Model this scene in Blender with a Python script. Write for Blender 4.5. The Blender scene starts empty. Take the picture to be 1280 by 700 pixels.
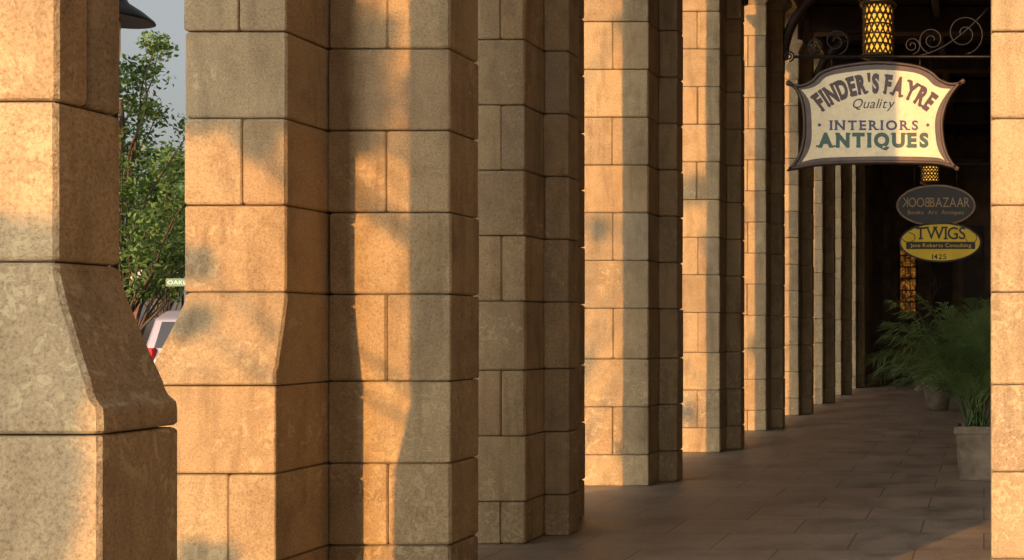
import bpy, bmesh, math, random
from mathutils import Vector, Matrix
random.seed(7)
C=0.45; EYE=3.3*C; F=1500.0
SX=0.41; EL=math.radians(9.5)
KZ=math.tan(EL)*math.sqrt(1+SX*SX)
scene=bpy.context.scene
scene.view_settings.view_transform='Standard'; scene.view_settings.look='None'
scene.view_settings.exposure=0; scene.view_settings.gamma=1

# ------------------------------------------------------------ materials
def newmat(name):
    m=bpy.data.materials.new(name); m.use_nodes=True
    nt=m.node_tree; b=nt.nodes['Principled BSDF']
    return m,nt,b
def N(nt,t,**k):
    n=nt.nodes.new(t)
    for a,v in k.items():
        if a in n.inputs.keys(): n.inputs[a].default_value=v
        else: setattr(n,a,v)
    return n
def ramp(nt,src,stops):
    r=nt.nodes.new('ShaderNodeValToRGB'); el=r.color_ramp.elements
    el[0].position=stops[0][0]; el[0].color=(*stops[0][1],1)
    el[1].position=stops[-1][0]; el[1].color=(*stops[-1][1],1)
    for p,c in stops[1:-1]:
        e=el.new(p); e.color=(*c,1)
    nt.links.new(src,r.inputs[0]); return r
def mix(nt,fac,a,b,mode='MIX'):
    m=nt.nodes.new('ShaderNodeMix'); m.data_type='RGBA'; m.blend_type=mode
    for i,v in ((0,fac),(6,a),(7,b)):
        if hasattr(v,'is_linked'): nt.links.new(v,m.inputs[i])
        else: m.inputs[i].default_value = v if i==0 else (*v,1)
    return m.outputs[2]
def math_(nt,op,a,b):
    n=nt.nodes.new('ShaderNodeMath'); n.operation=op
    for i,v in enumerate((a,b)):
        if hasattr(v,'is_linked'): nt.links.new(v,n.inputs[i])
        else: n.inputs[i].default_value=v
    return n.outputs[0]
def noise(nt,co,scale,detail=4,rough=.55,dist=0):
    n=N(nt,'ShaderNodeTexNoise'); n.inputs['Scale'].default_value=scale
    n.inputs['Detail'].default_value=detail; n.inputs['Roughness'].default_value=rough
    n.inputs['Distortion'].default_value=dist
    nt.links.new(co,n.inputs['Vector']); return n.outputs['Fac']
def simple(name,col,rough=.6,metal=0,var=.25,scale=6,bump=.1,bscale=40):
    m,nt,b=newmat(name); co=N(nt,'ShaderNodeTexCoord').outputs['Object']
    n=noise(nt,co,scale,3)
    lo=tuple(c*(1-var) for c in col); hi=tuple(min(1,c*(1+var)) for c in col)
    r=ramp(nt,n,[(.3,lo),(.7,hi)]); nt.links.new(r.outputs[0],b.inputs['Base Color'])
    b.inputs['Roughness'].default_value=rough; b.inputs['Metallic'].default_value=metal
    if bump>.15:
        n2=noise(nt,co,bscale,2); bp=N(nt,'ShaderNodeBump'); bp.inputs['Strength'].default_value=bump
        bp.inputs['Distance'].default_value=.01
        nt.links.new(n2,bp.inputs['Height']); nt.links.new(bp.outputs[0],b.inputs['Normal'])
    return m
def emis(name,col,s):
    m,nt,b=newmat(name); b.inputs['Base Color'].default_value=(*col,1)
    b.inputs['Emission Color'].default_value=(*col,1); b.inputs['Emission Strength'].default_value=s
    return m

def stone_mat():
    m,nt,b=newmat('ashlar_stone')
    co=N(nt,'ShaderNodeTexCoord').outputs['Object']
    at=N(nt,'ShaderNodeAttribute'); at.attribute_name='blk'
    vm=N(nt,'ShaderNodeVectorMath',operation='MULTIPLY_ADD')
    nt.links.new(at.outputs['Color'],vm.inputs[0]); vm.inputs[1].default_value=(9,9,9)
    nt.links.new(co,vm.inputs[2]); v=vm.outputs[0]
    sep=N(nt,'ShaderNodeSeparateColor'); nt.links.new(at.outputs['Color'],sep.inputs[0])
    base=ramp(nt,sep.outputs[0],[(0,(.385,.31,.195)),(.3,(.44,.355,.22)),(.6,(.50,.405,.245)),(.85,(.45,.345,.205)),(1,(.395,.335,.23))]).outputs[0]
    mott=noise(nt,v,5,4,.65,.4)
    c1=mix(nt,.65,base,ramp(nt,mott,[(.28,(.70,.67,.62)),(.5,(1,1,1)),(.75,(1.15,1.13,1.08))]).outputs[0],'MULTIPLY')
    grain=noise(nt,v,95,3,.8)
    c2=mix(nt,.8,c1,ramp(nt,grain,[(.32,(.55,.52,.48)),(.5,(1,1,1)),(.72,(1.3,1.28,1.22))]).outputs[0],'MULTIPLY')
    sx=N(nt,'ShaderNodeSeparateXYZ'); nt.links.new(co,sx.inputs[0])
    low=math_(nt,'MULTIPLY',math_(nt,'MAXIMUM',math_(nt,'SUBTRACT',2.0,sx.outputs[2]),-.9),.075)
    li=math_(nt,'ADD',noise(nt,co,2.1,1,.5),low); li2=noise(nt,v,16,4,.65,1.2)
    ml=math_(nt,'MULTIPLY',ramp(nt,li,[(.56,(0,0,0)),(.63,(1,1,1))]).outputs[0],ramp(nt,li2,[(.55,(0,0,0)),(.58,(1,1,1))]).outputs[0])
    c4=mix(nt,math_(nt,'MULTIPLY',ml,.5),c2,(.66,.57,.34))
    mp=N(nt,'ShaderNodeMapping'); mp.inputs['Scale'].default_value=(6,6,1.0); nt.links.new(co,mp.inputs[0])
    st=noise(nt,mp.outputs[0],1.5,4,.65)
    c5=mix(nt,.5,c4,ramp(nt,st,[(.33,(.56,.56,.56)),(.5,(1,1,1))]).outputs[0],'MULTIPLY')
    nt.links.new(c5,b.inputs['Base Color']); b.inputs['Roughness'].default_value=.95
    b.inputs['Specular IOR Level'].default_value=.1
    h=math_(nt,'ADD',math_(nt,'MULTIPLY',noise(nt,v,55,4,.75),.012),math_(nt,'MULTIPLY',noise(nt,v,7,1),.026))
    b1=N(nt,'ShaderNodeBump'); b1.inputs['Strength'].default_value=.75; b1.inputs['Distance'].default_value=1.0; nt.links.new(h,b1.inputs['Height'])
    nt.links.new(b1.outputs[0],b.inputs['Normal'])
    return m
STONE=stone_mat()
MORTAR=simple('joint_mortar',(.17,.135,.09),.95,0,.3,20,0)
IRON=simple('black_iron',(.012,.012,.013),.45,.6,.3,20,.1)
DARKWOOD=simple('dark_timber',(.05,.027,.017),.6,0,.4,3,.1)

# ------------------------------------------------------------ helpers
def link(o,parent=None):
    scene.collection.objects.link(o)
    if parent: o.parent=parent
    return o
def empty(name):
    e=bpy.data.objects.new(name,None); link(e); return e
def mesh_obj(name,bm,mats,parent=None,smooth=False):
    me=bpy.data.meshes.new(name); bm.normal_update(); bm.to_mesh(me); bm.free()
    for m in mats: me.materials.append(m)
    if smooth:
        for p in me.polygons: p.use_smooth=True
    return link(bpy.data.objects.new(name,me),parent)
def prism(bm,rings,mi=0,lay=None,col=None,cv=.008):
    vs=[]
    for (z,x0,x1,y0,y1) in rings:
        vs.append([bm.verts.new(p) for p in ((x0+cv,y0,z),(x1-cv,y0,z),(x1,y0+cv,z),(x1,y1-cv,z),(x1-cv,y1,z),(x0+cv,y1,z),(x0,y1-cv,z),(x0,y0+cv,z))])
    fs=[]
    for a,b in zip(vs[:-1],vs[1:]):
        for i in range(8):
            j=(i+1)%8; fs.append(bm.faces.new((a[i],a[j],b[j],b[i])))
    fs.append(bm.faces.new(vs[0][::-1])); fs.append(bm.faces.new(vs[-1]))
    for f in fs:
        f.material_index=mi
        if lay:
            for l in f.loops: l[lay]=col
def box(bm,x0,x1,y0,y1,z0,z1,mi=0,bev=0.0):
    if bev>0:
        prism(bm,[(z0,x0+bev,x1-bev,y0+bev,y1-bev),(z0+bev,x0,x1,y0,y1),(z1-bev,x0,x1,y0,y1),(z1,x0+bev,x1-bev,y0+bev,y1-bev)],mi,cv=bev)
    else:
        v=[bm.verts.new((x,y,z)) for z in (z0,z1) for x,y in ((x0,y0),(x1,y0),(x1,y1),(x0,y1))]
        for q in ((3,2,1,0),(4,5,6,7),(0,1,5,4),(1,2,6,5),(2,3,7,6),(3,0,4,7)):
            f=bm.faces.new([v[i] for i in q]); f.material_index=mi
def tube(bm,pts,rads,n=8,mi=0,cap=True):
    rings=[]; prev=None
    for i,p in enumerate(pts):
        p=Vector(p)
        d=(Vector(pts[min(i+1,len(pts)-1)])-Vector(pts[max(i-1,0)])).normalized()
        a=prev if prev is not None else (Vector((1,0,0)) if abs(d.x)<.8 else Vector((0,1,0)))
        u=(a-d*a.dot(d)).normalized(); w=d.cross(u); prev=u
        r=rads[i] if isinstance(rads,(list,tuple)) else rads
        rings.append([bm.verts.new(p+(u*math.cos(t)+w*math.sin(t))*r) for t in [2*math.pi*k/n for k in range(n)]])
    for a,b in zip(rings[:-1],rings[1:]):
        for k in range(n):
            f=bm.faces.new((a[k],a[(k+1)%n],b[(k+1)%n],b[k])); f.material_index=mi; f.smooth=True
    if cap:
        for r in (rings[0][::-1],rings[-1]):
            f=bm.faces.new(r); f.material_index=mi
def lathe(bm,cx,cy,prof,n=24,mi=0):
    rings=[[bm.verts.new((cx+r*math.cos(2*math.pi*k/n),cy+r*math.sin(2*math.pi*k/n),z)) for k in range(n)] for r,z in prof]
    for a,b in zip(rings[:-1],rings[1:]):
        for k in range(n):
            f=bm.faces.new((a[k],a[(k+1)%n],b[(k+1)%n],b[k])); f.material_index=mi; f.smooth=True
    f=bm.faces.new(rings[0][::-1]); f.material_index=mi; f=bm.faces.new(rings[-1]); f.material_index=mi

# ------------------------------------------------------------ piers
LV=[-3.3,-2.65,-1.65,-.65,.41]+[.41+.998*i for i in range(1,11)]
def rnd_col(): return (random.random(),random.random(),random.random(),1)
A_=0.010; G=0.003
def course(bm,lay,x0,x1,y0,y1,z0,z1):
    a=A_*random.uniform(.8,1.5); j=random.uniform(-.004,.004); cv=random.uniform(.005,.014)
    x0+=j;x1+=j;y0+=random.uniform(-.004,.004)
    z0+=G;z1-=G
    R=[]
    for dz,ins in ((0,a),(.35*a,.35*a),(1.1*a,0)): R.append((z0+dz,x0+ins,x1-ins,y0+ins,y1-ins))
    for dz,ins in ((1.1*a,0),(.35*a,.35*a),(0,a)): R.append((z1-dz,x0+ins,x1-ins,y0+ins,y1-ins))
    prism(bm,R,0,lay,rnd_col(),cv)
def flare_w(t):
    if t<.13: return 1.0
    if t<.26:
        u=(t-.13)/.13; return 1-.24*(1-(1-u)**2)
    if t<.96:
        u=(t-.26)/.70; return .76*(1-u)**1.12
    return 0.0
def pier(name,parts,levels=LV,cap=True):
    bm=bmesh.new(); lay=bm.loops.layers.float_color.new('blk')
    for pt in parts:
        x0,x1,y0,y1=[v*C for v in pt['b']]
        xj=pt.get('xj'); yj=pt.get('yj'); ph=pt.get('ph',0); fl=pt.get('flare')
        for i in range(len(levels)-1):
            z0=levels[i]*C+EYE; z1=levels[i+1]*C+EYE
            X0,X1,Y0,Y1=x0,x1,y0,y1
            if fl:
                dl,dr,df,db=[v*C for v in fl]
                if levels[i+1]<=-.6: X0-=dl;X1+=dr;Y0-=df;Y1+=db
                elif levels[i]<0:
                    h=z1-z0; n=22; R=[]
                    R.append((z0+G,X0-dl+.01,X1+dr-.01*(dr>0),Y0-df+.01,Y1+db))
                    for k in range(n+1):
                        t=k/n; w=flare_w(t); zz=z0+G+.008+(h-2*G-.02)*t
                        R.append((zz,X0-dl*w,X1+dr*w,Y0-df*w,Y1+db*w))
                    R.append((z1-G,X0+.012,X1-.012,Y0+.012,Y1-.012))
                    prism(bm,R,0,lay,rnd_col(),.012)
                    continue
            split = (i+ph)%2==0
            xs=[X0,X1]
            if split and xj is not None: xs=[X0,xj*C+random.uniform(-.01,.01),X1]
            for a,b in zip(xs[:-1],xs[1:]):
                ga=.0015 if a!=X0 else 0; gb=.0015 if b!=X1 else 0
                if yj is not None and not split:
                    course(bm,lay,a+ga,b-gb,Y0,yj*C-.002,z0,z1); course(bm,lay,a+ga,b-gb,yj*C+.002,Y1,z0,z1)
                else: course(bm,lay,a+ga,b-gb,Y0,Y1,z0,z1)
        m=.025; zt=levels[-1]*C+EYE
        box(bm,x0+m,x1-m,y0+m,y1-m,0.0,zt-.01,1)
    if cap:
        zt=levels[-1]*C+EYE
        for pt in parts:
            x0,x1,y0,y1=[v*C for v in pt['b']]
            prism(bm,[(zt,x0+.01,x1-.01,y0+.01,y1-.01),(zt+.06,x0-.03,x1+.03,y0-.03,y1+.03),(zt+.14,x0-.09,x1+.09,y0-.09,y1+.09),(zt+.2,x0-.09,x1+.09,y0-.09,y1+.09)],0,lay,rnd_col())
            prism(bm,[(zt+.2,x0+.01,x1-.01,y0+.01,y1-.01),(zt+.65,x0+.01,x1-.01,y0+.01,y1-.01)],0,lay,rnd_col())
    return mesh_obj(name,bm,[STONE,MORTAR])
pier('stone_pier',[{'b':(-9.72,-5.74,7.43,8.0),'xj':-7.4,'yj':7.70,'flare':(.2,.38,.15,0)},
                   {'b':(-9.3,-7.5,8.01,9.0),'ph':1}],cap=True)
pier('stone_pier',[{'b':(-9.17,-8.0,13.76,15.4),'xj':-8.53,'ph':1,'flare':(.31,0,.22,0)},
                   {'b':(-7.99,-6.5,14.62,15.45),'xj':-7.28,'ph':1}])
NP=8
for i in range(NP):
    z=18.3+6.75*i
    d=(2.75 if i==0 else 2.3) if i<7 else 10.2
    pier('stone_pier',[{'b':(-9.2,-7.0,z,z+d),'xj':(-7.36 if i==0 else -7.74+.15*(i>1)),'ph':i%2 if i<2 else (i+1)%2},
                       {'b':(-6.995,-6.6,z+.75,z+1.27)}])
pier('stone_pier',[{'b':(.09,3.1,13.76,15.4),'xj':1.3,'ph':1}])

# ------------------------------------------------------------ floor, ground, street
def paver_mat(name,c1,c2,mort,w,h,rough=.75):
    m,nt,b=newmat(name); co=N(nt,'ShaderNodeTexCoord').outputs['Object']
    br=N(nt,'ShaderNodeTexBrick'); nt.links.new(co,br.inputs['Vector'])
    br.inputs['Color1'].default_value=(*c1,1); br.inputs['Color2'].default_value=(*c2,1); br.inputs['Mortar'].default_value=(*mort,1)
    br.inputs['Scale'].default_value=1; br.inputs['Mortar Size'].default_value=.006; br.inputs['Brick Width'].default_value=w; br.inputs['Row Height'].default_value=h
    n=noise(nt,co,1.8,5,.7); n2=noise(nt,co,60,2,.7)
    c=mix(nt,.9,br.outputs['Color'],ramp(nt,n,[(.3,(.5,.5,.51)),(.5,(1,1,1)),(.7,(1.35,1.3,1.22))]).outputs[0],'MULTIPLY')
    c=mix(nt,.6,c,ramp(nt,n2,[(.35,(.7,.7,.7)),(.65,(1.2,1.2,1.2))]).outputs[0],'MULTIPLY')
    nt.links.new(c,b.inputs['Base Color'])
    r=ramp(nt,n,[(.3,(rough-.15,)*3),(.7,(rough+.15,)*3)]); nt.links.new(r.outputs[0],b.inputs['Roughness'])
    bp=N(nt,'ShaderNodeBump'); bp.inputs['Strength'].default_value=.6; bp.inputs['Distance'].default_value=.006
    nt.links.new(math_(nt,'SUBTRACT',n2,br.outputs['Fac']),bp.inputs['Height']); nt.links.new(bp.outputs[0],b.inputs['Normal'])
    return m
TERR=paver_mat('arcade_pavers',(.37,.31,.245),(.325,.275,.22),(.19,.155,.12),.92,.62,.55)
WALK=paver_mat('sidewalk_concrete',(.34,.31,.27),(.3,.28,.25),(.12,.11,.1),1.5,1.5)
ASPH=simple('asphalt',(.05,.05,.052),.9,0,.25,3,.5,120)
GRASSY=simple('ground_earth',(.07,.075,.04),.95,0,.4,.6,.4,30)
PAINT=simple('road_paint',(.7,.68,.6),.7,0,.1,8,.1)
bm=bmesh.new(); box(bm,-600,600,-600,900,-.4,-.17); mesh_obj('ground',bm,[GRASSY])
bm=bmesh.new(); box(bm,-4.6,1.75,-4,36,-.25,0.0,0,.004); mesh_obj('arcade_floor',bm,[TERR])
bm=bmesh.new(); box(bm,-9.3,-4.604,-30,60,-.25,-.012); mesh_obj('sidewalk',bm,[WALK])
bm=bmesh.new(); box(bm,-9.5,-9.304,-30,60,-.25,-.008,0,.02); mesh_obj('kerb',bm,[WALK])
bm=bmesh.new(); box(bm,-22.2,-9.504,-60,120,-.25,-.15); mesh_obj('road',bm,[ASPH])
bm=bmesh.new()
for k in range(30):
    box(bm,-16.0,-15.88,-40+k*5,-38+k*5,-.15,-.146)
mesh_obj('road_marking',bm,[PAINT])
bm=bmesh.new(); box(bm,-26.5,-22.204,-60,120,-.25,-.01,0,.02); mesh_obj('sidewalk',bm,[WALK])

# ------------------------------------------------------------ arcade roof
roof=empty('arcade_roof')
zc=(12.4)*C+EYE; zcap=LV[-1]*C+EYE+.65
bm=bmesh.new(); box(bm,-4.3,1.75,6.1,35,zc,zc+.12)
for y in [6.1+k*.33 for k in range(87)]:
    box(bm,-4.25,1.4,y,y+.02,zc-.02,zc-.001)
mesh_obj('boarded_ceiling',bm,[DARKWOOD],roof)
bm=bmesh.new()
for z in [14.9]+[18.3+6.75*i+1.0 for i in range(NP)]:
    box(bm,-3.0,1.4,z*C-.16,z*C+.16,zc-.48,zc-.023,0,.015)
    for sx,x in ((1,-2.97),(-1,1.38)):
        pts=[(x+sx*(1-math.cos(t))*1.1,z*C,zc-1.6+1.15*math.sin(t)) for t in [math.pi/2*k/8 for k in range(9)]]
        tube(bm,pts,.07,6)
for x in (-2.0,-.8,.4): box(bm,x-.06,x+.06,6.2,34.0,zc-.26,zc-.024,0,.01)
mesh_obj('cross_beams',bm,[DARKWOOD],roof)
bm=bmesh.new(); lay=bm.loops.layers.float_color.new('blk')
y=6.15
while y<34:
    y2=y+1.3; prism(bm,[(zcap+.004,-4.14,-3.1,y,y2),(zc+.5,-4.14,-3.1,y,y2)],0,lay,rnd_col()); y=y2+.006
mesh_obj('stone_lintel',bm,[STONE],roof)

# ------------------------------------------------------------ shopfront (right) and end wall
shop=empty('shop_building')
PL=simple('painted_plaster',(.20,.145,.10),.8,0,.25,3,.3,50)
GLASS,nt,b=newmat('shop_glass'); b.inputs['Base Color'].default_value=(.02,.022,.025,1); b.inputs['Roughness'].default_value=.06
bm=bmesh.new(); box(bm,1.405,1.75,-4,35,.004,zc-.003,0)
mesh_obj('wall',bm,[PL],shop)
bm=bmesh.new(); bg=bmesh.new()
for k in range(10):
    y0=-2.5+k*3.6
    box(bg,1.37,1.395,y0+.08,y0+2.22,.6,3.0)
    for (a,bb,c,d) in ((y0,y0+.08,.5,3.1),(y0+2.22,y0+2.3,.5,3.1),(y0+1.11,y0+1.19,.58,3.0)): box(bm,1.33,1.403,a,bb,c,d)
    for c in (.5,2.3,3.02): box(bm,1.325,1.402,y0+.083,y0+2.217,c,c+.08)
mesh_obj('window_frames',bm,[DARKWOOD],shop); mesh_obj('window_glass',bg,[GLASS],shop)

endw=empty('end_wall')
ye=76*C
ENDST=simple('brown_render',(.19,.125,.08),.85,0,.35,2.5,.4,50)
bm=bmesh.new(); box(bm,-4.4,1.4,ye,ye+.4,.0,zc-.003)
box(bm,-4.4,1.39,ye-.12,ye-.003,LV[-1]*C+EYE-.1,LV[-1]*C+EYE+.16,0,.02)
box(bm,-4.4,1.39,ye-.08,ye-.003,zc-.35,zc-.1,0,.02)
box(bm,-2.86,-2.62,ye-.5,ye-.01,.006,LV[-1]*C+EYE-.12,0,.03)
mesh_obj('wall',bm,[ENDST],endw)
bm=bmesh.new(); lay=bm.loops.layers.float_color.new('blk')
for x in (1.0,):
    zz=.004
    while zz<5.4:
        prism(bm,[(zz,x-.17,x+.17,ye-.2,ye-.005),(zz+.44,x-.17,x+.17,ye-.2,ye-.005)],0,lay,rnd_col(),.02); zz+=.452
for x in [-1.9+.55*k for k in range(6)]:
    prism(bm,[(.004,x-.27,x+.27,ye-.3,ye-.01),(.62,x-.27,x+.27,ye-.3,ye-.01)],0,lay,rnd_col(),.02)
prism(bm,[(.624,-2.2,1.4,ye-.36,ye-.01),(.74,-2.2,1.4,ye-.36,ye-.01)],0,lay,rnd_col(),.01)
mesh_obj('stone_base',bm,[STONE],endw)
m,nt,b=newmat('amber_sun_glint'); co=N(nt,'ShaderNodeTexCoord').outputs['Object']
nn=noise(nt,co,5,5,.7,1.2); r=ramp(nt,nn,[(.42,(.01,.004,.001)),(.6,(.45,.16,.02)),(.75,(1,.5,.1))])
b.inputs['Base Color'].default_value=(.03,.015,.006,1); nt.links.new(r.outputs[0],b.inputs['Emission Color']); b.inputs['Emission Strength'].default_value=.6  # emissive noise paints orange sun glints into this panel
AMB=m
bm=bmesh.new(); bf=bmesh.new()
for x0,x1 in ((-2.38,-1.95),):
    box(bm,x0,x1,ye-.03,ye-.006,1.75,3.8)
    box(bf,x0-.08,x0,ye-.1,ye-.004,1.47,3.98); box(bf,x1,x1+.08,ye-.1,ye-.004,1.47,3.98)
    for k in range(8): box(bf,x0,x1,ye-.06,ye-.032,1.55+.33*k,1.59+.33*k)
    for k in range(1,3): box(bf,x0+k*.14-.012,x0+k*.14+.012,ye-.09,ye-.062,1.55,3.9)
for x in (-1.2,-.3,.6):
    box(bf,x-.3,x+.3,ye-.07,ye-.004,1.3,4.4)
mesh_obj('glint_window',bm,[AMB],endw); mesh_obj('window_grille',bf,[DARKWOOD],endw)

# ------------------------------------------------------------ text helper
def glyph(ch,offset=0.0):
    cu=bpy.data.curves.new('g','FONT'); cu.body=ch; cu.size=1.0; cu.offset=offset; cu.resolution_u=4
    o=bpy.data.objects.new('g',cu); scene.collection.objects.link(o); bpy.context.view_layer.update()
    me=bpy.data.meshes.new_from_object(o.evaluated_get(bpy.context.evaluated_depsgraph_get()))
    vs=[(v.co.x,v.co.y) for v in me.vertices]; fs=[list(p.vertices) for p in me.polygons]
    bpy.data.objects.remove(o); bpy.data.curves.remove(cu); bpy.data.meshes.remove(me)
    return vs,fs
GC={}
def G_(ch,off):
    if (ch,off) not in GC: GC[(ch,off)]=glyph(ch,off)
    return GC[(ch,off)]
SER={'I':((.5,),(.5,)),'N':((.1,),(.12,.9)),'T':((.5,),()),'E':((.12,),(.12,)),'R':((.12,.95),(.12,)),'A':((.02,.98),()),'U':((),(.1,.9)),
     'F':((.14,),(.14,)),'D':((.12,),(.12,)),'Y':((.5,),(.08,.92)),'B':((.12,),(.12,)),'K':((.12,.95),(.12,.9)),'W':((),(.02,.5,.98)),'Q':((),()),'G':((),()),'S':((),())}
def text(bm,s,cx,z,h,y,width=None,off=.02,mi=0,arc=None,shear=0,serif=False,mirror=(),track=.1):
    CAP=.70; k=h/CAP; items=[]; x=0
    for idx,ch in enumerate(s):
        if ch==' ': x+=.3; continue
        vs,fs=G_(ch,off)
        if not vs: continue
        a=min(v[0] for v in vs); b_=max(v[0] for v in vs)
        items.append((x,a,b_,vs,fs,ch,idx)); x+=(b_-a)+track
    tot=x-track; kx=(width/tot) if width else k
    for (px,a,b_,vs,fs,ch,idx) in items:
        w=b_-a; polys=[([(( (b_-v[0]) if idx in mirror else (v[0]-a)),v[1]) for v in vs],fs)]
        if serif and ch in SER:
            for row,zz in ((SER[ch][0],-.02),(SER[ch][1],.63)):
                for q in row:
                    c=w*q; l=.13
                    polys.append(([(c-l,zz),(c+l,zz),(c+l,zz+.09),(c-l,zz+.09)],[[0,1,2,3]]))
        for pi,(pv,pf) in enumerate(polys):
            out=[]
            for (u,v) in pv:
                X=(px+u-tot/2)*kx+v*k*shear; Z=v*k
                if arc:
                    th=X/arc; rr=arc+Z; xx=rr*math.sin(th); z2=rr*math.cos(th)-arc
                else: xx=X; z2=Z
                out.append(bm.verts.new((cx+xx,y-.0006*pi,z+z2)))
            for f in pf:
                try:
                    ff=bm.faces.new([out[i] for i in f]); ff.material_index=mi
                except ValueError: pass
def S2(px,py,s):
    return ((px-1230)/s*C, F/s*C, (410-py)/s*C+EYE)
def outline_plate(bm,pts,y0,y1,mi=0):
    a=[bm.verts.new((x,y0,z)) for x,z in pts]; b=[bm.verts.new((x,y1,z)) for x,z in pts]
    f=bm.faces.new(a); f.material_index=mi; f=bm.faces.new(b[::-1]); f.material_index=mi
    n=len(pts)
    for i in range(n):
        f=bm.faces.new((a[i],b[i],b[(i+1)%n],a[(i+1)%n])); f.material_index=mi
def smoothpts(pts,n=5):
    out=[]; L=len(pts)
    for i in range(L):
        p0,p1,p2,p3=[Vector(pts[(i+k)%L][:2]) for k in (-1,0,1,2)]
        if len(pts[i])>2 : p0=p1
        if len(pts[(i+1)%L])>2: p3=p2
        for j in range(n):
            t=j/n
            out.append(tuple(.5*((2*p1)+(-p0+p2)*t+(2*p0-5*p1+4*p2-p3)*t*t+(-p0+3*p1-3*p2+p3)*t**3)))
    return out
def aged(name,col,dirt):
    m,nt,b=newmat(name); co=N(nt,'ShaderNodeTexCoord').outputs['Object']
    n=noise(nt,co,7,5,.7); n2=noise(nt,co,60,3,.7)
    c=mix(nt,ramp(nt,n,[(.42,(0,0,0)),(.75,(.55,.55,.55))]).outputs[0],col,dirt)
    c=mix(nt,.5,c,ramp(nt,n2,[(.35,(.8,.8,.78)),(.6,(1.05,1.05,1.05))]).outputs[0],'MULTIPLY')
    nt.links.new(c,b.inputs['Base Color']); b.inputs['Roughness'].default_value=.55
    return m
CREAM=aged('cream_sign_paint',(.76,.69,.45),(.48,.40,.24))
FRAME=simple('sign_frame_wood',(.06,.04,.028),.5,0,.3,10,.2)
RED=simple('maroon_lettering',(.035,.006,.008),.5,0,.1); BLUE=simple('blue_lettering',(.012,.02,.09),.5,0,.1)
GREEN=simple('green_lettering',(.006,.065,.04),.5,0,.1); BLK=simple('black_lettering',(.012,.012,.012),.5,0,.1)
GOLD=simple('gold_lettering',(.42,.28,.12),.5,0,.1); YEL=simple('yellow_sign_paint',(.88,.64,.01),.5,0,.08,5,.05)
OLIVE=simple('dark_oval_paint',(.022,.02,.016),.5,0,.2); TAN=simple('tan_rim',(.30,.19,.09),.5,0,.2)

sg=empty('hanging_shop_sign'); s=82.0
outl=[(983,103,1),(1000,106),(1014,101),(1026,90),(1050,82),(1096,77),(1142,81),(1164,89),(1176,99),(1190,104),(1207,101,1),
      (1196,112),(1186,128),(1180,150),(1181,175),(1187,195),(1199,213,1),(1185,209),(1165,206),(1095,205),(1030,207),(1008,210),(984,214,1),
      (997,196),(1003,175),(1004,150),(1001,128),(994,113)]
w=[(S2(px,py,s)[0],S2(px,py,s)[2])+tuple(r) for px,py,*r in outl]
P_=smoothpts(w)
ys=F/s*C
bm=bmesh.new(); outline_plate(bm,P_,ys-.02,ys+.02,0); mesh_obj('frame',bm,[FRAME],sg)
def inset(P,d):
    out=[]; n=len(P)
    area=sum(P[i][0]*P[(i+1)%n][1]-P[(i+1)%n][0]*P[i][1] for i in range(n))
    sgn=1 if area>0 else -1
    for i in range(n):
        t=Vector(P[(i+1)%n])-Vector(P[i-1]); t.normalize(); nn=Vector((-t.y,t.x))*sgn
        out.append(tuple(Vector(P[i])+nn*d))
    return out
inn=[(1002,113,1),(1014,111),(1024,106),(1034,97),(1055,92),(1096,88),(1138,91),(1156,97),(1167,107),(1177,111),(1188,112,1),
     (1180,123),(1173,136),(1169,152),(1170,175),(1174,190),(1181,201,1),(1165,197),(1095,196),(1030,198),(1003,203,1),
     (1011,190),(1015,175),(1015,150),(1013,130),(1008,120)]
w2=[(S2(px,py,s)[0],S2(px,py,s)[2])+tuple(r) for px,py,*r in inn]
bm=bmesh.new(); outline_plate(bm,smoothpts(w2),ys-.024,ys-.0202,0); mesh_obj('panel',bm,[CREAM],sg)
bm=bmesh.new(); PR=inset(P_,.012); tube(bm,[(x,ys-.022,z) for x,z in PR+PR[:1]],.012,6); mesh_obj('rim_moulding',bm,[FRAME],sg)
px2m=C/s
def TX(bm,st,px,py,hpx,wpx,**k): 
    X,Y,Z=S2(px,py,s); text(bm,st,X,Z,hpx*px2m,ys-.0252,width=wpx*px2m if wpx else None,**k)
bm=bmesh.new(); TX(bm,"FINDER'S FAYRE",1094,116,22,142,off=.06,arc=104*px2m,serif=True,track=.09)
mesh_obj('lettering_finders',bm,[RED],sg)
bm=bmesh.new(); TX(bm,"Quality",1091,136,12,52,off=.005,shear=.3); mesh_obj('lettering_quality',bm,[BLK],sg)
bm=bmesh.new(); TX(bm,"INTERIORS",1093,163,11.5,110,off=.03,serif=True,track=.2); mesh_obj('lettering_interiors',bm,[BLUE],sg)
bm=bmesh.new(); TX(bm,"ANTIQUES",1092,184,16.5,138,off=.06,serif=True,track=.14); mesh_obj('lettering_antiques',bm,[GREEN],sg)
bm=bmesh.new()
for px in (1025,1160):
    X,Y,Z=S2(px,157,s); q=2.6*px2m
    outline_plate(bm,[(X-q,Z),(X,Z-q),(X+q,Z),(X,Z+q)],ys-.0262,ys-.0245)
mesh_obj('diamonds',bm,[BLUE],sg)
bm=bmesh.new()
zb=S2(0,71,s)[2]; xl=S2(992,0,s)[0]
tube(bm,[(xl,ys,zb),(1.4,ys,zb)],.011,8)
def spiral(cx,cz,r0,turns,flip=1,ph=0):
    return [(cx+flip*r0*(1-t*.85)*math.cos(ph+t*turns*2*math.pi),ys,cz+r0*(1-t*.85)*math.sin(ph+t*turns*2*math.pi)) for t in [k/40 for k in range(41)]]
for px,py,r,fl in ((1205,42,26,1),(1165,50,17,-1),(1045,52,17,1),(1020,58,11,-1),(1140,57,11,1),(986,70,7,1)):
    X,_,Z=S2(px,py,s); tube(bm,spiral(X,Z,r*px2m,1.8,fl,-1.5),.006,6)
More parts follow.
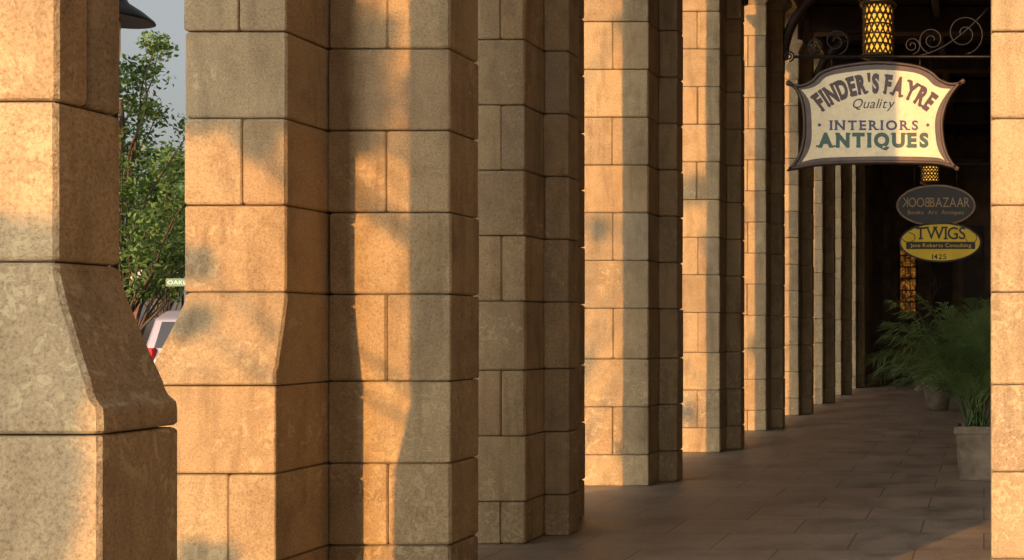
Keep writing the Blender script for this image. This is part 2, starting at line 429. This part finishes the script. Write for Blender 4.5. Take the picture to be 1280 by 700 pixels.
X0,_,Z0=S2(1130,72,s); X1,_,Z1=S2(1235,10,s)
tube(bm,[(X0+(X1-X0)*t,ys,Z0+(Z1-Z0)*t**2) for t in [k/10 for k in range(11)]],.007,6)
for px in (1040,1150):
    X,_,Z=S2(px,84,s); tube(bm,[(X,ys,Z-.02),(X,ys,zb)],.006,6)
mesh_obj('iron_bracket',bm,[IRON],sg)

sg2=empty('hanging_oval_sign'); s2=45.0; y2=F/s2*C; q=C/s2
def ell(px,py,rx,ry,n=48): 
    X,_,Z=S2(px,py,s2); return [(X+rx*q*math.cos(2*math.pi*k/n),Z+ry*q*math.sin(2*math.pi*k/n)) for k in range(n)]
def oval(nm,px,py,rx,ry,m1,m2,parent):
    bm=bmesh.new(); outline_plate(bm,ell(px,py,rx,ry),y2-.02,y2+.02,0); outline_plate(bm,ell(px,py,rx-2.2,ry-2.2),y2-.024,y2-.0202,1)
    mesh_obj(nm,bm,[m1,m2],parent)
oval('upper_board',1170,257,49.5,26,TAN,OLIVE,sg2); oval('lower_board',1175.5,303,51.5,25,OLIVE,YEL,sg2)
def T2(bm,st,px,py,hpx,wpx,yo=.0262,**k):
    X,_,Z=S2(px,py,s2); text(bm,st,X,Z,hpx*q,y2-yo,width=wpx*q if wpx else None,**k)
bm=bmesh.new(); T2(bm,"KOOBBAZAAR",1170,259,12,84,off=.0,mirror=(0,3),track=.06); T2(bm,"Books  Art  Antiques",1170,268,5,70,off=-.0); mesh_obj('lettering_bazaar',bm,[GOLD],sg2)
bm=bmesh.new(); T2(bm,"TWIGS",1176,299,15,62,off=.01,serif=True,track=.05); T2(bm,"1425",1174,324,6,18,off=.02)
X,_,Z=S2(1176,307,s2); box(bm,X-43*q,X+43*q,y2-.0255,y2-.0243,Z-4.5*q,Z+4.5*q); 
tube(bm,[(X+(-40+8*math.sin(a))*q+0,y2-.026,Z+(10+6*math.cos(a))*q) for a in [k*.35 for k in range(14)]],.005,5)
tube(bm,[(X+(38+7*math.sin(a))*q+0,y2-.026,Z+(10+7*math.cos(a))*q) for a in [k*.35 for k in range(14)]],.005,5)
mesh_obj('lettering_twigs',bm,[BLK],sg2)
bm=bmesh.new(); T2(bm,"Jane Roberts Consulting",1176,309,4.5,76,yo=.028,off=0); mesh_obj('lettering_consulting',bm,[YEL],sg2)
bm=bmesh.new()
zt=S2(0,205,s2)[2]
for px in (1143,1196):
    Xa=S2(px,240,s2); Xb=S2(px,205,s2); tube(bm,[(Xa[0],y2,Xa[2]),(Xb[0],y2,Xb[2])],.006,6)
for px in (1148,1200):
    Xa=S2(px,290,s2); Xb=S2(px,278,s2); tube(bm,[(Xa[0],y2,Xa[2]),(Xb[0],y2,Xb[2])],.006,6)
tube(bm,[(S2(1125,0,s2)[0],y2,zt),(1.4,y2,zt)],.014,8)
mesh_obj('iron_hanger',bm,[IRON],sg2)

AMBG=emis('amber_lantern_glass',(1.0,.50,.05),1.1)
BRASS=simple('aged_brass',(.10,.06,.02),.45,.7,.3,20,.1)
def lantern(px,pyt,pyb,wpx,s):
    e=empty('hanging_lantern'); X,Y,Zt=S2(px,pyt,s); Zb=S2(px,pyb,s)[2]; r=wpx/2*C/s
    bm=bmesh.new(); lathe(bm,X,Y,[(r*.84,Zb+.01),(r*.84,Zt-.01)],24); mesh_obj('amber_glass',bm,[AMBG],e)
    bm=bmesh.new()
    H=Zt-Zb; n=16
    for k in range(n):
        for d in (1,-1):
            pts=[(X+r*.93*math.cos(2*math.pi*(k+d*4*t)/n),Y+r*.93*math.sin(2*math.pi*(k+d*4*t)/n),Zb+H*t) for t in [j/10 for j in range(11)]]
            tube(bm,pts,r*.06,4)
    for k in range(6):
        zz=Zb+H*k/5; 
        tube(bm,[(X+r*.95*math.cos(a),Y+r*.95*math.sin(a),zz) for a in [2*math.pi*j/24 for j in range(25)]],r*.06,5)
    lathe(bm,X,Y,[(r*.02,Zb-.06),(r*.5,Zb-.045),(r*1.1,Zb-.012),(r*1.1,Zb),(r*.8,Zb+.005)],24)
    lathe(bm,X,Y,[(r*.9,Zt-.005),(r*1.15,Zt),(r*1.15,Zt+.015),(r*.6,Zt+.07),(r*.12,Zt+.11)],24)
    mesh_obj('lattice_cage',bm,[BRASS],e)
    bm=bmesh.new(); tube(bm,[(X,Y,Zt+.1),(X,Y,zc-.03)],.008,6); lathe(bm,X,Y,[(.06,zc-.07),(.06,zc-.03)],12); mesh_obj('suspension_rod',bm,[IRON],e)
lantern(1098,8,70,40,74)
lantern(1163,208,228,24,40)

# ------------------------------------------------------------ palm planter
LEAF=simple('palm_leaf',(.10,.165,.05),.45,0,.45,4,0)
POT=simple('concrete_pot',(.24,.20,.14),.9,0,.35,6,.5,70)
SOIL=simple('soil',(.03,.02,.012),.95,0,.3,20,.4)
pl=empty('potted_palm'); sp=57.0; Xc=S2(1226,0,sp)[0]; Yp=F/sp*C; H=1.18*C; hw=.55*C
bm=bmesh.new()
prism(bm,[(.002,Xc-hw*.82,Xc+hw*.82,Yp-hw*.82,Yp+hw*.82),(.02,Xc-hw*.86,Xc+hw*.86,Yp-hw*.86,Yp+hw*.86),(H*.86,Xc-hw*.97,Xc+hw*.97,Yp-hw*.97,Yp+hw*.97),(H*.87,Xc-hw*1.05,Xc+hw*1.05,Yp-hw*1.05,Yp+hw*1.05),(H,Xc-hw*1.05,Xc+hw*1.05,Yp-hw*1.05,Yp+hw*1.05),(H,Xc-hw*.88,Xc+hw*.88,Yp-hw*.88,Yp+hw*.88),(H-.05,Xc-hw*.87,Xc+hw*.87,Yp-hw*.87,Yp+hw*.87)],cv=.02)
mesh_obj('pot',bm,[POT],pl)
bm=bmesh.new(); prism(bm,[(H-.07,Xc-hw*.85,Xc+hw*.85,Yp-hw*.85,Yp+hw*.85),(H-.04,Xc-hw*.85,Xc+hw*.85,Yp-hw*.85,Yp+hw*.85)],cv=.02); mesh_obj('soil',bm,[SOIL],pl)
def palm(cx,cy,z0,nf,L,parent,seed):
    rr=random.Random(seed); bm=bmesh.new()
    for f in range(nf):
        az=rr.uniform(0,2*math.pi); lean=rr.uniform(.15,1.3); ln=L*rr.uniform(.65,1.1)
        bx=cx+rr.uniform(-.1,.1); by=cy+rr.uniform(-.1,.1)
        pts=[]; d=Vector((math.cos(az),math.sin(az),0)); n=14; p=Vector((bx,by,z0)); ang=math.pi/2-lean*.42
        for k in range(n+1):
            pts.append(p.copy()); p=p+(d*math.cos(ang)+Vector((0,0,1))*math.sin(ang))*ln/n; ang-=lean*1.6/n*(.4+1.3*k/n)
        tube(bm,pts,[.008*(1-.8*k/n) for k in range(n+1)],4)
        side=d.cross(Vector((0,0,1)))
        for k in range(4*3,n*3):
            t=k/3; i=int(t); fr=t-i
            if i>=n: break
            c=pts[i].lerp(pts[i+1],fr); tan=(pts[i+1]-pts[i]).normalized(); up=side.cross(tan)
            u=(t-4)/(n-4); ll=ln*.32*(math.sin(math.pi*min(1,u*.85+.15))**.6)*rr.uniform(.8,1.15)
            for sg_ in (-1,1):
                dr=(side*sg_*.7+tan*.85+up*rr.uniform(-.1,.3)).normalized()
                mid=c+dr*ll*.5; tip=c+dr*ll+Vector((0,0,-ll*rr.uniform(.15,.55)))
                wv=tan*.009
                v=[bm.verts.new(c-wv*.5),bm.verts.new(mid-wv),bm.verts.new(tip),bm.verts.new(mid+wv),bm.verts.new(c+wv*.5)]
                bm.faces.new(v)
    mesh_obj('palm_fronds',bm,[LEAF],parent)
palm(Xc-.05,Yp,H-.05,50,1.48,pl,3)
BARK=simple('bark',(.10,.075,.05),.9,0,.3,8,.6,40)
tw=empty('potted_bare_shrub'); bm=bmesh.new(); bx,by=(1152-1230)/24*C,F/24*C
def branch(bm,p,d,l,r,dep,rr):
    pts=[p]; 
    for k in range(3):
        d=(d+Vector((rr.uniform(-.3,.3),rr.uniform(-.3,.3),rr.uniform(-.05,.25)))).normalized(); pts.append(pts[-1]+d*l/3)
    tube(bm,pts,[r,r*.85,r*.7,r*.55],5,cap=False)
    if dep>0:
        for _ in range(3): branch(bm,pts[-1 if _<2 else 2],(d+Vector((rr.uniform(-.8,.8),rr.uniform(-.8,.8),rr.uniform(-.1,.5)))).normalized(),l*.72,r*.55,dep-1,rr)
branch(bm,Vector((bx,by,.5)),Vector((0,0,1)),.9,.035,4,random.Random(5)); mesh_obj('twigs',bm,[BARK],tw)
bm=bmesh.new(); lathe(bm,bx,by,[(.15,.003),(.17,.05),(.12,.12),(.24,.4),(.27,.55),(.22,.55),(.2,.5)],20); mesh_obj('urn',bm,[POT],tw)
pl2=empty('potted_palm'); bx2,by2=(1172-1230)/31*C,F/31*C
bm=bmesh.new(); lathe(bm,bx2,by2,[(.18,.003),(.2,.05),(.27,.45),(.3,.5),(.25,.5),(.2,.45)],20); mesh_obj('pot',bm,[POT],pl2)
palm(bx2,by2,.45,26,1.3,pl2,9)

# ------------------------------------------------------------ trees
def leaf_mat(name,c):
    m,nt,b=newmat(name); co=N(nt,'ShaderNodeTexCoord').outputs['Object']; n=noise(nt,co,1.6,2)
    r=ramp(nt,n,[(.35,tuple(v*.6 for v in c)),(.65,tuple(v*1.5 for v in c))]); c2=r.outputs[0]
    nt.links.new(c2,b.inputs['Base Color']); b.inputs['Roughness'].default_value=.6
    tr=N(nt,'ShaderNodeBsdfTranslucent'); nt.links.new(c2,tr.inputs[0]); ms=N(nt,'ShaderNodeMixShader'); ms.inputs[0].default_value=.3
    out=nt.nodes['Material Output']; nt.links.new(b.outputs[0],ms.inputs[1]); nt.links.new(tr.outputs[0],ms.inputs[2]); nt.links.new(ms.outputs[0],out.inputs[0])
    return m
LF=leaf_mat('oak_foliage',(.11,.20,.05)); LF2=leaf_mat('dark_foliage',(.06,.10,.03))
def leaves(bm,c,r,n,size,rr,flat=.8):
    for _ in range(n):
        d=Vector((rr.gauss(0,1),rr.gauss(0,1),rr.gauss(0,1))).normalized()*(rr.random()**.45)*r; d.z*=flat
        p=Vector(c)+d; a=Vector((rr.uniform(-1,1),rr.uniform(-1,1),rr.uniform(-1,1))).normalized()
        b_=a.cross(Vector((rr.uniform(-1,1),rr.uniform(-1,1),rr.uniform(-1,1)))).normalized(); sz=size*rr.uniform(.6,1.3)
        v=[bm.verts.new(p-a*sz),bm.verts.new(p+b_*sz*.5),bm.verts.new(p+a*sz),bm.verts.new(p-b_*sz*.5)]
        bm.faces.new(v)
def limb(bm,a,b,r0,r1,rr,n=6,wob=.12):
    a=Vector(a);b=Vector(b);L=(b-a).length; pts=[]
    for k in range(n+1):
        t=k/n; p=a.lerp(b,t); w=math.sin(math.pi*t)*wob*L
        pts.append(p+Vector((rr.uniform(-w,w)*.5,rr.uniform(-w,w)*.5,w*.5)))
    tube(bm,pts,[r0+(r1-r0)*k/n for k in range(n+1)],7,cap=False); return pts
def tree(x,y,z0,hgt,rad,seed,ncl=60,nl=110,size=.09,crown_lo=.25,mat=None,tr=.2):
    rr=random.Random(seed); e=empty('offcam_shadow_tree'); bt=bmesh.new(); bl=bmesh.new()
    top=(x+rr.uniform(-.4,.4),y,z0+hgt*.8); tp=limb(bt,(x,y,z0-.1),top,tr,tr*.25,rr,9,.03)
    for k in range(ncl):
        t=rr.random()**1.25; az=rr.uniform(0,2*math.pi); zz=crown_lo+(1-crown_lo)*t
        prof=math.sin(math.pi*min(1,.15+.80*t))**.7
        r=rad*prof*(rr.random()**.5)*rr.uniform(.75,1.15)
        c=Vector((x+math.cos(az)*r,y+math.sin(az)*r,z0+hgt*zz))
        i=max(1,min(8,int((zz*.75)*9/1.0)-1))
        pts=limb(bt,tp[i],c,tr*.2,.01,rr,5,.1)
        for p in pts[3:]:
            leaves(bl,p,rad*rr.uniform(.09,.2),nl//3,size,rr)
        leaves(bl,c,rad*rr.uniform(.12,.24),nl,size,rr)
    mesh_obj('trunk',bt,[BARK],e); mesh_obj('crown',bl,[mat or LF],e); return e
tree(-21.9,30.5,-.15,9.3,3.0,11,ncl=54,nl=120,size=.075,crown_lo=.36)
tree(-26.0,38,-.15,7.2,3.0,12,ncl=42,nl=110,size=.09,crown_lo=.52)
tree(-46,68,-.15,8.0,6.0,17,ncl=45,nl=90,size=.2,crown_lo=.1,mat=LF2)

def back(px,py,s,Zc):
    X=(px-1230)/s; Z=F/s; z=(410-py)/s; d=Z-Zc
    return Vector(((X-SX*d)*C,Zc*C,(z+KZ*d)*C+EYE))
def shade_tree(tx,Zc,trunk_h,clumps,seed):  # unseen tree behind the camera, added to cast leaf shadows on the piers
    rr=random.Random(seed); e=empty('offcam_shadow_tree'); bt=bmesh.new(); bl=bmesh.new()
    tp=limb(bt,(tx*C,Zc*C,-.2),(tx*C,Zc*C,trunk_h),.16,.06,rr,8,.02)
    for (px,py,s,r,n) in clumps:
        c=back(px,py,s,Zc); c.y+=rr.uniform(-.2,.2)
        k=max(2,min(8,int(c.z/trunk_h*8)-1)); limb(bt,tp[k],c,.03,.008,rr,5,.05)
        leaves(bl,c,r*C,n,.05,rr,1.0)
    mesh_obj('trunk',bt,[BARK],e); mesh_obj('crown',bl,[LF],e)
shade_tree(-14.4,-8,6.0,[(240,0,109,.7,700),(300,0,109,.7,700),(345,10,109,.6,500),(250,90,109,.5,500),(300,90,109,.5,500),(350,85,109,.5,500),(245,140,109,.28,200),(275,145,109,.18,90),(310,150,109,.2,110),(345,140,109,.2,110),
    (440,60,102,.35,250),(440,140,102,.3,200),(430,210,102,.25,140),(555,40,102,.3,160),(560,120,102,.3,160),(570,200,102,.22,90),
    (243,330,109,.2,140),(240,400,109,.22,170),(275,700,109,.25,160),(300,705,109,.25,160),
    (0,500,202,.55,600),(40,500,202,.5,500),(75,500,202,.35,260),(20,420,202,.5,500),(80,420,202,.4,330),(0,360,202,.5,350),(60,350,202,.35,220),(100,470,202,.25,160),
    (10,600,202,.5,500),(25,680,202,.5,500),(10,740,202,.5,400),(60,590,202,.3,200),(60,660,202,.3,200),(110,300,202,.25,90)],21)
shade_tree(-22.4,-8,7.0,[(755,290,60,.25,120),(790,285,60,.35,210),(795,350,60,.32,190),(800,420,60,.2,110),(770,560,60,.18,80),(785,30,60,.3,80),
    (875,240,47,.5,240),(890,300,47,.4,170),(870,520,47,.3,100),(945,430,39,.4,150)],22)

# ------------------------------------------------------------ cafe across the street
cf=empty('cafe_building'); BR=simple('dark_brick',(.16,.08,.055),.9,0,.3,5,.3,40); ROOFM=simple('roof_shingle',(.06,.045,.04),.9,0,.3,6,.3,40)
RED2=simple('red_awning',(.45,.04,.03),.7,0,.15); WHT=simple('white_trim',(.8,.78,.74),.6,0,.05)
bm=bmesh.new(); box(bm,-44,-30,46,62,-.2,4.0); mesh_obj('walls',bm,[BR],cf)
bm=bmesh.new(); v=[bm.verts.new(p) for p in ((-44.5,45.5,4.0),(-29.5,45.5,4.0),(-29.5,62.5,4.0),(-44.5,62.5,4.0),(-42,54,6.0),(-32,54,6.0))]
for qd in ((0,1,5,4),(1,2,5),(2,3,4,5),(3,0,4)): bm.faces.new([v[i] for i in qd])
mesh_obj('roof',bm,[ROOFM],cf)
bm=bmesh.new(); bw=bmesh.new(); bgl=bmesh.new()
for k in range(6):
    x=-43.3+k*2.2; box(bgl,x,x+1.6,45.9,45.99,.7,2.8); box(bw,x-.08,x+1.68,45.86,45.96,2.8,2.92); box(bw,x-.08,x+1.68,45.86,45.96,.58,.7)
    for j in range(6):
        xa=x-.2+j*.34; tgt=bm if j%2==0 else bw
        vv=[tgt.verts.new(p) for p in ((xa,46,3.8),(xa+.34,46,3.8),(xa+.34,44.7,3.15),(xa,44.7,3.15),(xa+.34,44.7,2.9),(xa,44.7,2.9))]
        tgt.faces.new((vv[0],vv[3],vv[2],vv[1])); tgt.faces.new((vv[3],vv[5],vv[4],vv[2]))
mesh_obj('awning_red',bm,[RED2],cf); mesh_obj('awning_white',bw,[WHT],cf); mesh_obj('windows',bgl,[GLASS],cf)

# ------------------------------------------------------------ street lamp
lm=empty('street_lamp'); lx,ly=(140-1230)/150.0,10.0; zh=EYE+385/150.0
bm=bmesh.new(); lathe(bm,lx,ly,[(.16,-.012),(.16,.1),(.1,.2),(.07,.5),(.05,.9),(.045,zh-.5),(.06,zh-.42),(.04,zh-.35)],16); mesh_obj('post',bm,[IRON],lm)
bm=bmesh.new(); lathe(bm,lx,ly,[(.28,zh-.003),(.305,zh),(.295,zh+.02),(.22,zh+.085),(.12,zh+.15),(.07,zh+.25),(.02,zh+.3)],28); mesh_obj('hood',bm,[IRON],lm)
bm=bmesh.new(); lathe(bm,lx,ly,[(.05,zh-.34),(.06,zh-.25),(.06,zh-.1),(.06,zh-.01)],20); mesh_obj('globe',bm,[simple('frosted_glass',(.7,.68,.6),.3,0,.05)],lm)

# ------------------------------------------------------------ street name sign
sn=empty('street_name_sign'); ss=60.0; sx=(228-1230)/ss; sy=25.0; sz=EYE+57/ss
GRN=simple('sign_green',(.01,.13,.07),.4,0,.05,5,0)
bm=bmesh.new(); tube(bm,[(sx+.05,sy+.03,-.15),(sx+.05,sy+.03,sz+.12)],.028,10); mesh_obj('post',bm,[simple('galvanised_steel',(.35,.35,.34),.4,.8,.1)],sn)
bm=bmesh.new(); box(bm,sx-.34,sx+.5,sy-.012,sy,sz-.085,sz+.085,0,.004); mesh_obj('blade',bm,[GRN],sn)
bm=bmesh.new(); text(bm,"OAKLAND",sx+.06,sz-.04,.08,sy-.0135,width=.72,off=-.01); mesh_obj('lettering',bm,[WHT],sn)

# ------------------------------------------------------------ parked minivan
cr=empty('parked_minivan'); PNT,nt,b=newmat('silver_car_paint'); b.inputs['Base Color'].default_value=(.36,.34,.38,1); b.inputs['Metallic'].default_value=.45; b.inputs['Roughness'].default_value=.32
b.inputs['Coat Weight'].default_value=.6
LIT,nt,b=newmat('tail_lamp_lens'); b.inputs['Base Color'].default_value=(.45,.006,.01,1); b.inputs['Roughness'].default_value=.15
RUB=simple('tyre_rubber',(.02,.02,.02),.85,0,.2); ALU=simple('alloy',(.5,.5,.5),.3,.9,.1)
x0,x1=-14.08,-12.16; yr=20.0; g=-.15
prof=[(0.06,.32),(0,.55),(0.0,1.1),(.05,1.2),(.22,1.80),(.45,1.93),(1.2,1.97),(2.4,1.94),(2.9,1.8),(3.6,1.25),(4.35,1.02),(4.62,.8),(4.66,.45),(4.55,.28),(3.95,.25),(3.9,.25),(.9,.25)]
bm=bmesh.new()
def xs(z,sd):
    t=max(0,(z-1.15)/.82); ins=.13*t*t+.02; return (x0+ins) if sd<0 else (x1-ins)
a=[bm.verts.new((xs(z,-1),yr+y,g+z)) for y,z in prof]; b2=[bm.verts.new((xs(z,1),yr+y,g+z)) for y,z in prof]
bm.faces.new(a); bm.faces.new(b2[::-1])
for i in range(len(prof)):
    j=(i+1)%len(prof); bm.faces.new((a[i],b2[i],b2[j],a[j]))
bmesh.ops.recalc_face_normals(bm,faces=bm.faces[:]); bmesh.ops.bevel(bm,geom=bm.edges[:],offset=.05,segments=3,affect='EDGES',profile=.6)
mesh_obj('body',bm,[PNT],cr,smooth=True)
bm=bmesh.new()
def quad(bm,ps):
    bm.faces.new([bm.verts.new(p) for p in ps])
def ry(z): return yr+.05+(z-1.2)/.6*.17
quad(bm,[(x0+.2,ry(1.3)-.012,g+1.3),(x1-.2,ry(1.3)-.012,g+1.3),(x1-.25,ry(1.74)-.012,g+1.74),(x0+.25,ry(1.74)-.012,g+1.74)])
for (ya,yb) in ((.5,1.35),(1.45,2.35),(2.45,3.2)):
    for sd in (-1,1):
        e_=.012*sd
        quad(bm,[(xs(1.22,sd)+e_,yr+ya,g+1.22),(xs(1.22,sd)+e_,yr+yb+.2*(ya>2.4),g+1.22),(xs(1.5,sd)+e_*1.5,yr+yb,g+1.5),(xs(1.76,sd)+e_,yr+yb-.3*(ya>2.4),g+1.76),(xs(1.76,sd)+e_,yr+ya+.08,g+1.76),(xs(1.5,sd)+e_*1.5,yr+ya+.02,g+1.5)])
quad(bm,[(x0+.2,yr+3.56,g+1.32),(x1-.2,yr+3.56,g+1.32),(x1-.28,yr+2.95,g+1.80),(x0+.28,yr+2.95,g+1.80)])
mesh_obj('windows',bm,[GLASS],cr)
bm=bmesh.new()
for xa,xb in ((x0+.02,x0+.24),(x1-.24,x1-.02)): box(bm,xa,xb,yr-.02,yr+.1,g+.92,g+1.3,0,.02)
mesh_obj('tail_lamps',bm,[LIT],cr)
bm=bmesh.new(); box(bm,x0+.02,x1-.02,yr-.08,yr+.05,g+.35,g+.6,0,.03); box(bm,(x0+x1)/2-.26,(x0+x1)/2+.26,yr-.012,yr+.02,g+.75,g+.88,0,.004); mesh_obj('bumper_and_plate',bm,[PNT],cr)
bm=bmesh.new(); bh=bmesh.new()
def wheel(bm,cx,cy,cz,r,w,n=24):
    pr=[(r*.6,-w/2),(r*.95,-w/2),(r,-w*.35),(r,w*.35),(r*.95,w/2),(r*.6,w/2)]
    rings=[[bm.verts.new((cx+x,cy+rr_*math.cos(2*math.pi*k/n),cz+rr_*math.sin(2*math.pi*k/n))) for k in range(n)] for rr_,x in pr]
    for p,q_ in zip(rings[:-1],rings[1:]):
        for k in range(n): bm.faces.new((p[k],p[(k+1)%n],q_[(k+1)%n],q_[k]))
    bm.faces.new(rings[0]); bm.faces.new(rings[-1])
for cy in (.95,3.85):
    for cx in (x0+.08,x1-.08):
        wheel(bm,cx,yr+cy,g+.33,.33,.22); wheel(bh,cx,yr+cy,g+.33,.2,.24)
mesh_obj('tyres',bm,[RUB],cr); mesh_obj('hubs',bh,[ALU],cr)

# ------------------------------------------------------------ light, sky, camera
wd=bpy.data.worlds.new('World'); scene.world=wd; wd.use_nodes=True; nt=wd.node_tree
sk=nt.nodes.new('ShaderNodeTexSky'); sk.sky_type='NISHITA'; sk.sun_disc=False; sk.sun_elevation=EL
sunloc=Vector((-SX,-1,0)).normalized(); sk.sun_rotation=math.atan2(sunloc.x,sunloc.y)%(2*math.pi); sk.dust_density=5.0; sk.ozone_density=.8
hs=nt.nodes.new('ShaderNodeHueSaturation'); hs.inputs['Saturation'].default_value=.28; hs.inputs['Value'].default_value=1.1
bgn=nt.nodes['Background']; nt.links.new(sk.outputs[0],hs.inputs['Color']); nt.links.new(hs.outputs[0],bgn.inputs[0]); bgn.inputs[1].default_value=.21
sd=bpy.data.lights.new('sun','SUN'); sd.energy=5.0; sd.color=(1,.45,.13); sd.angle=math.radians(.5)
so=bpy.data.objects.new('sun',sd); link(so)
dirv=Vector((SX,1,-KZ)).normalized(); so.rotation_euler=dirv.to_track_quat('-Z','Y').to_euler(); so.location=(-10,-10,10)
cd=bpy.data.cameras.new('camera'); cam=bpy.data.objects.new('camera',cd); link(cam)
cam.location=(0,0,EYE); cam.rotation_euler=(math.pi/2,0,0)
cd.sensor_width=36; cd.lens=F/1280*36; cd.shift_x=-590/1280; cd.shift_y=60/1280; cd.clip_end=3000; cd.clip_start=.05
scene.camera=cam
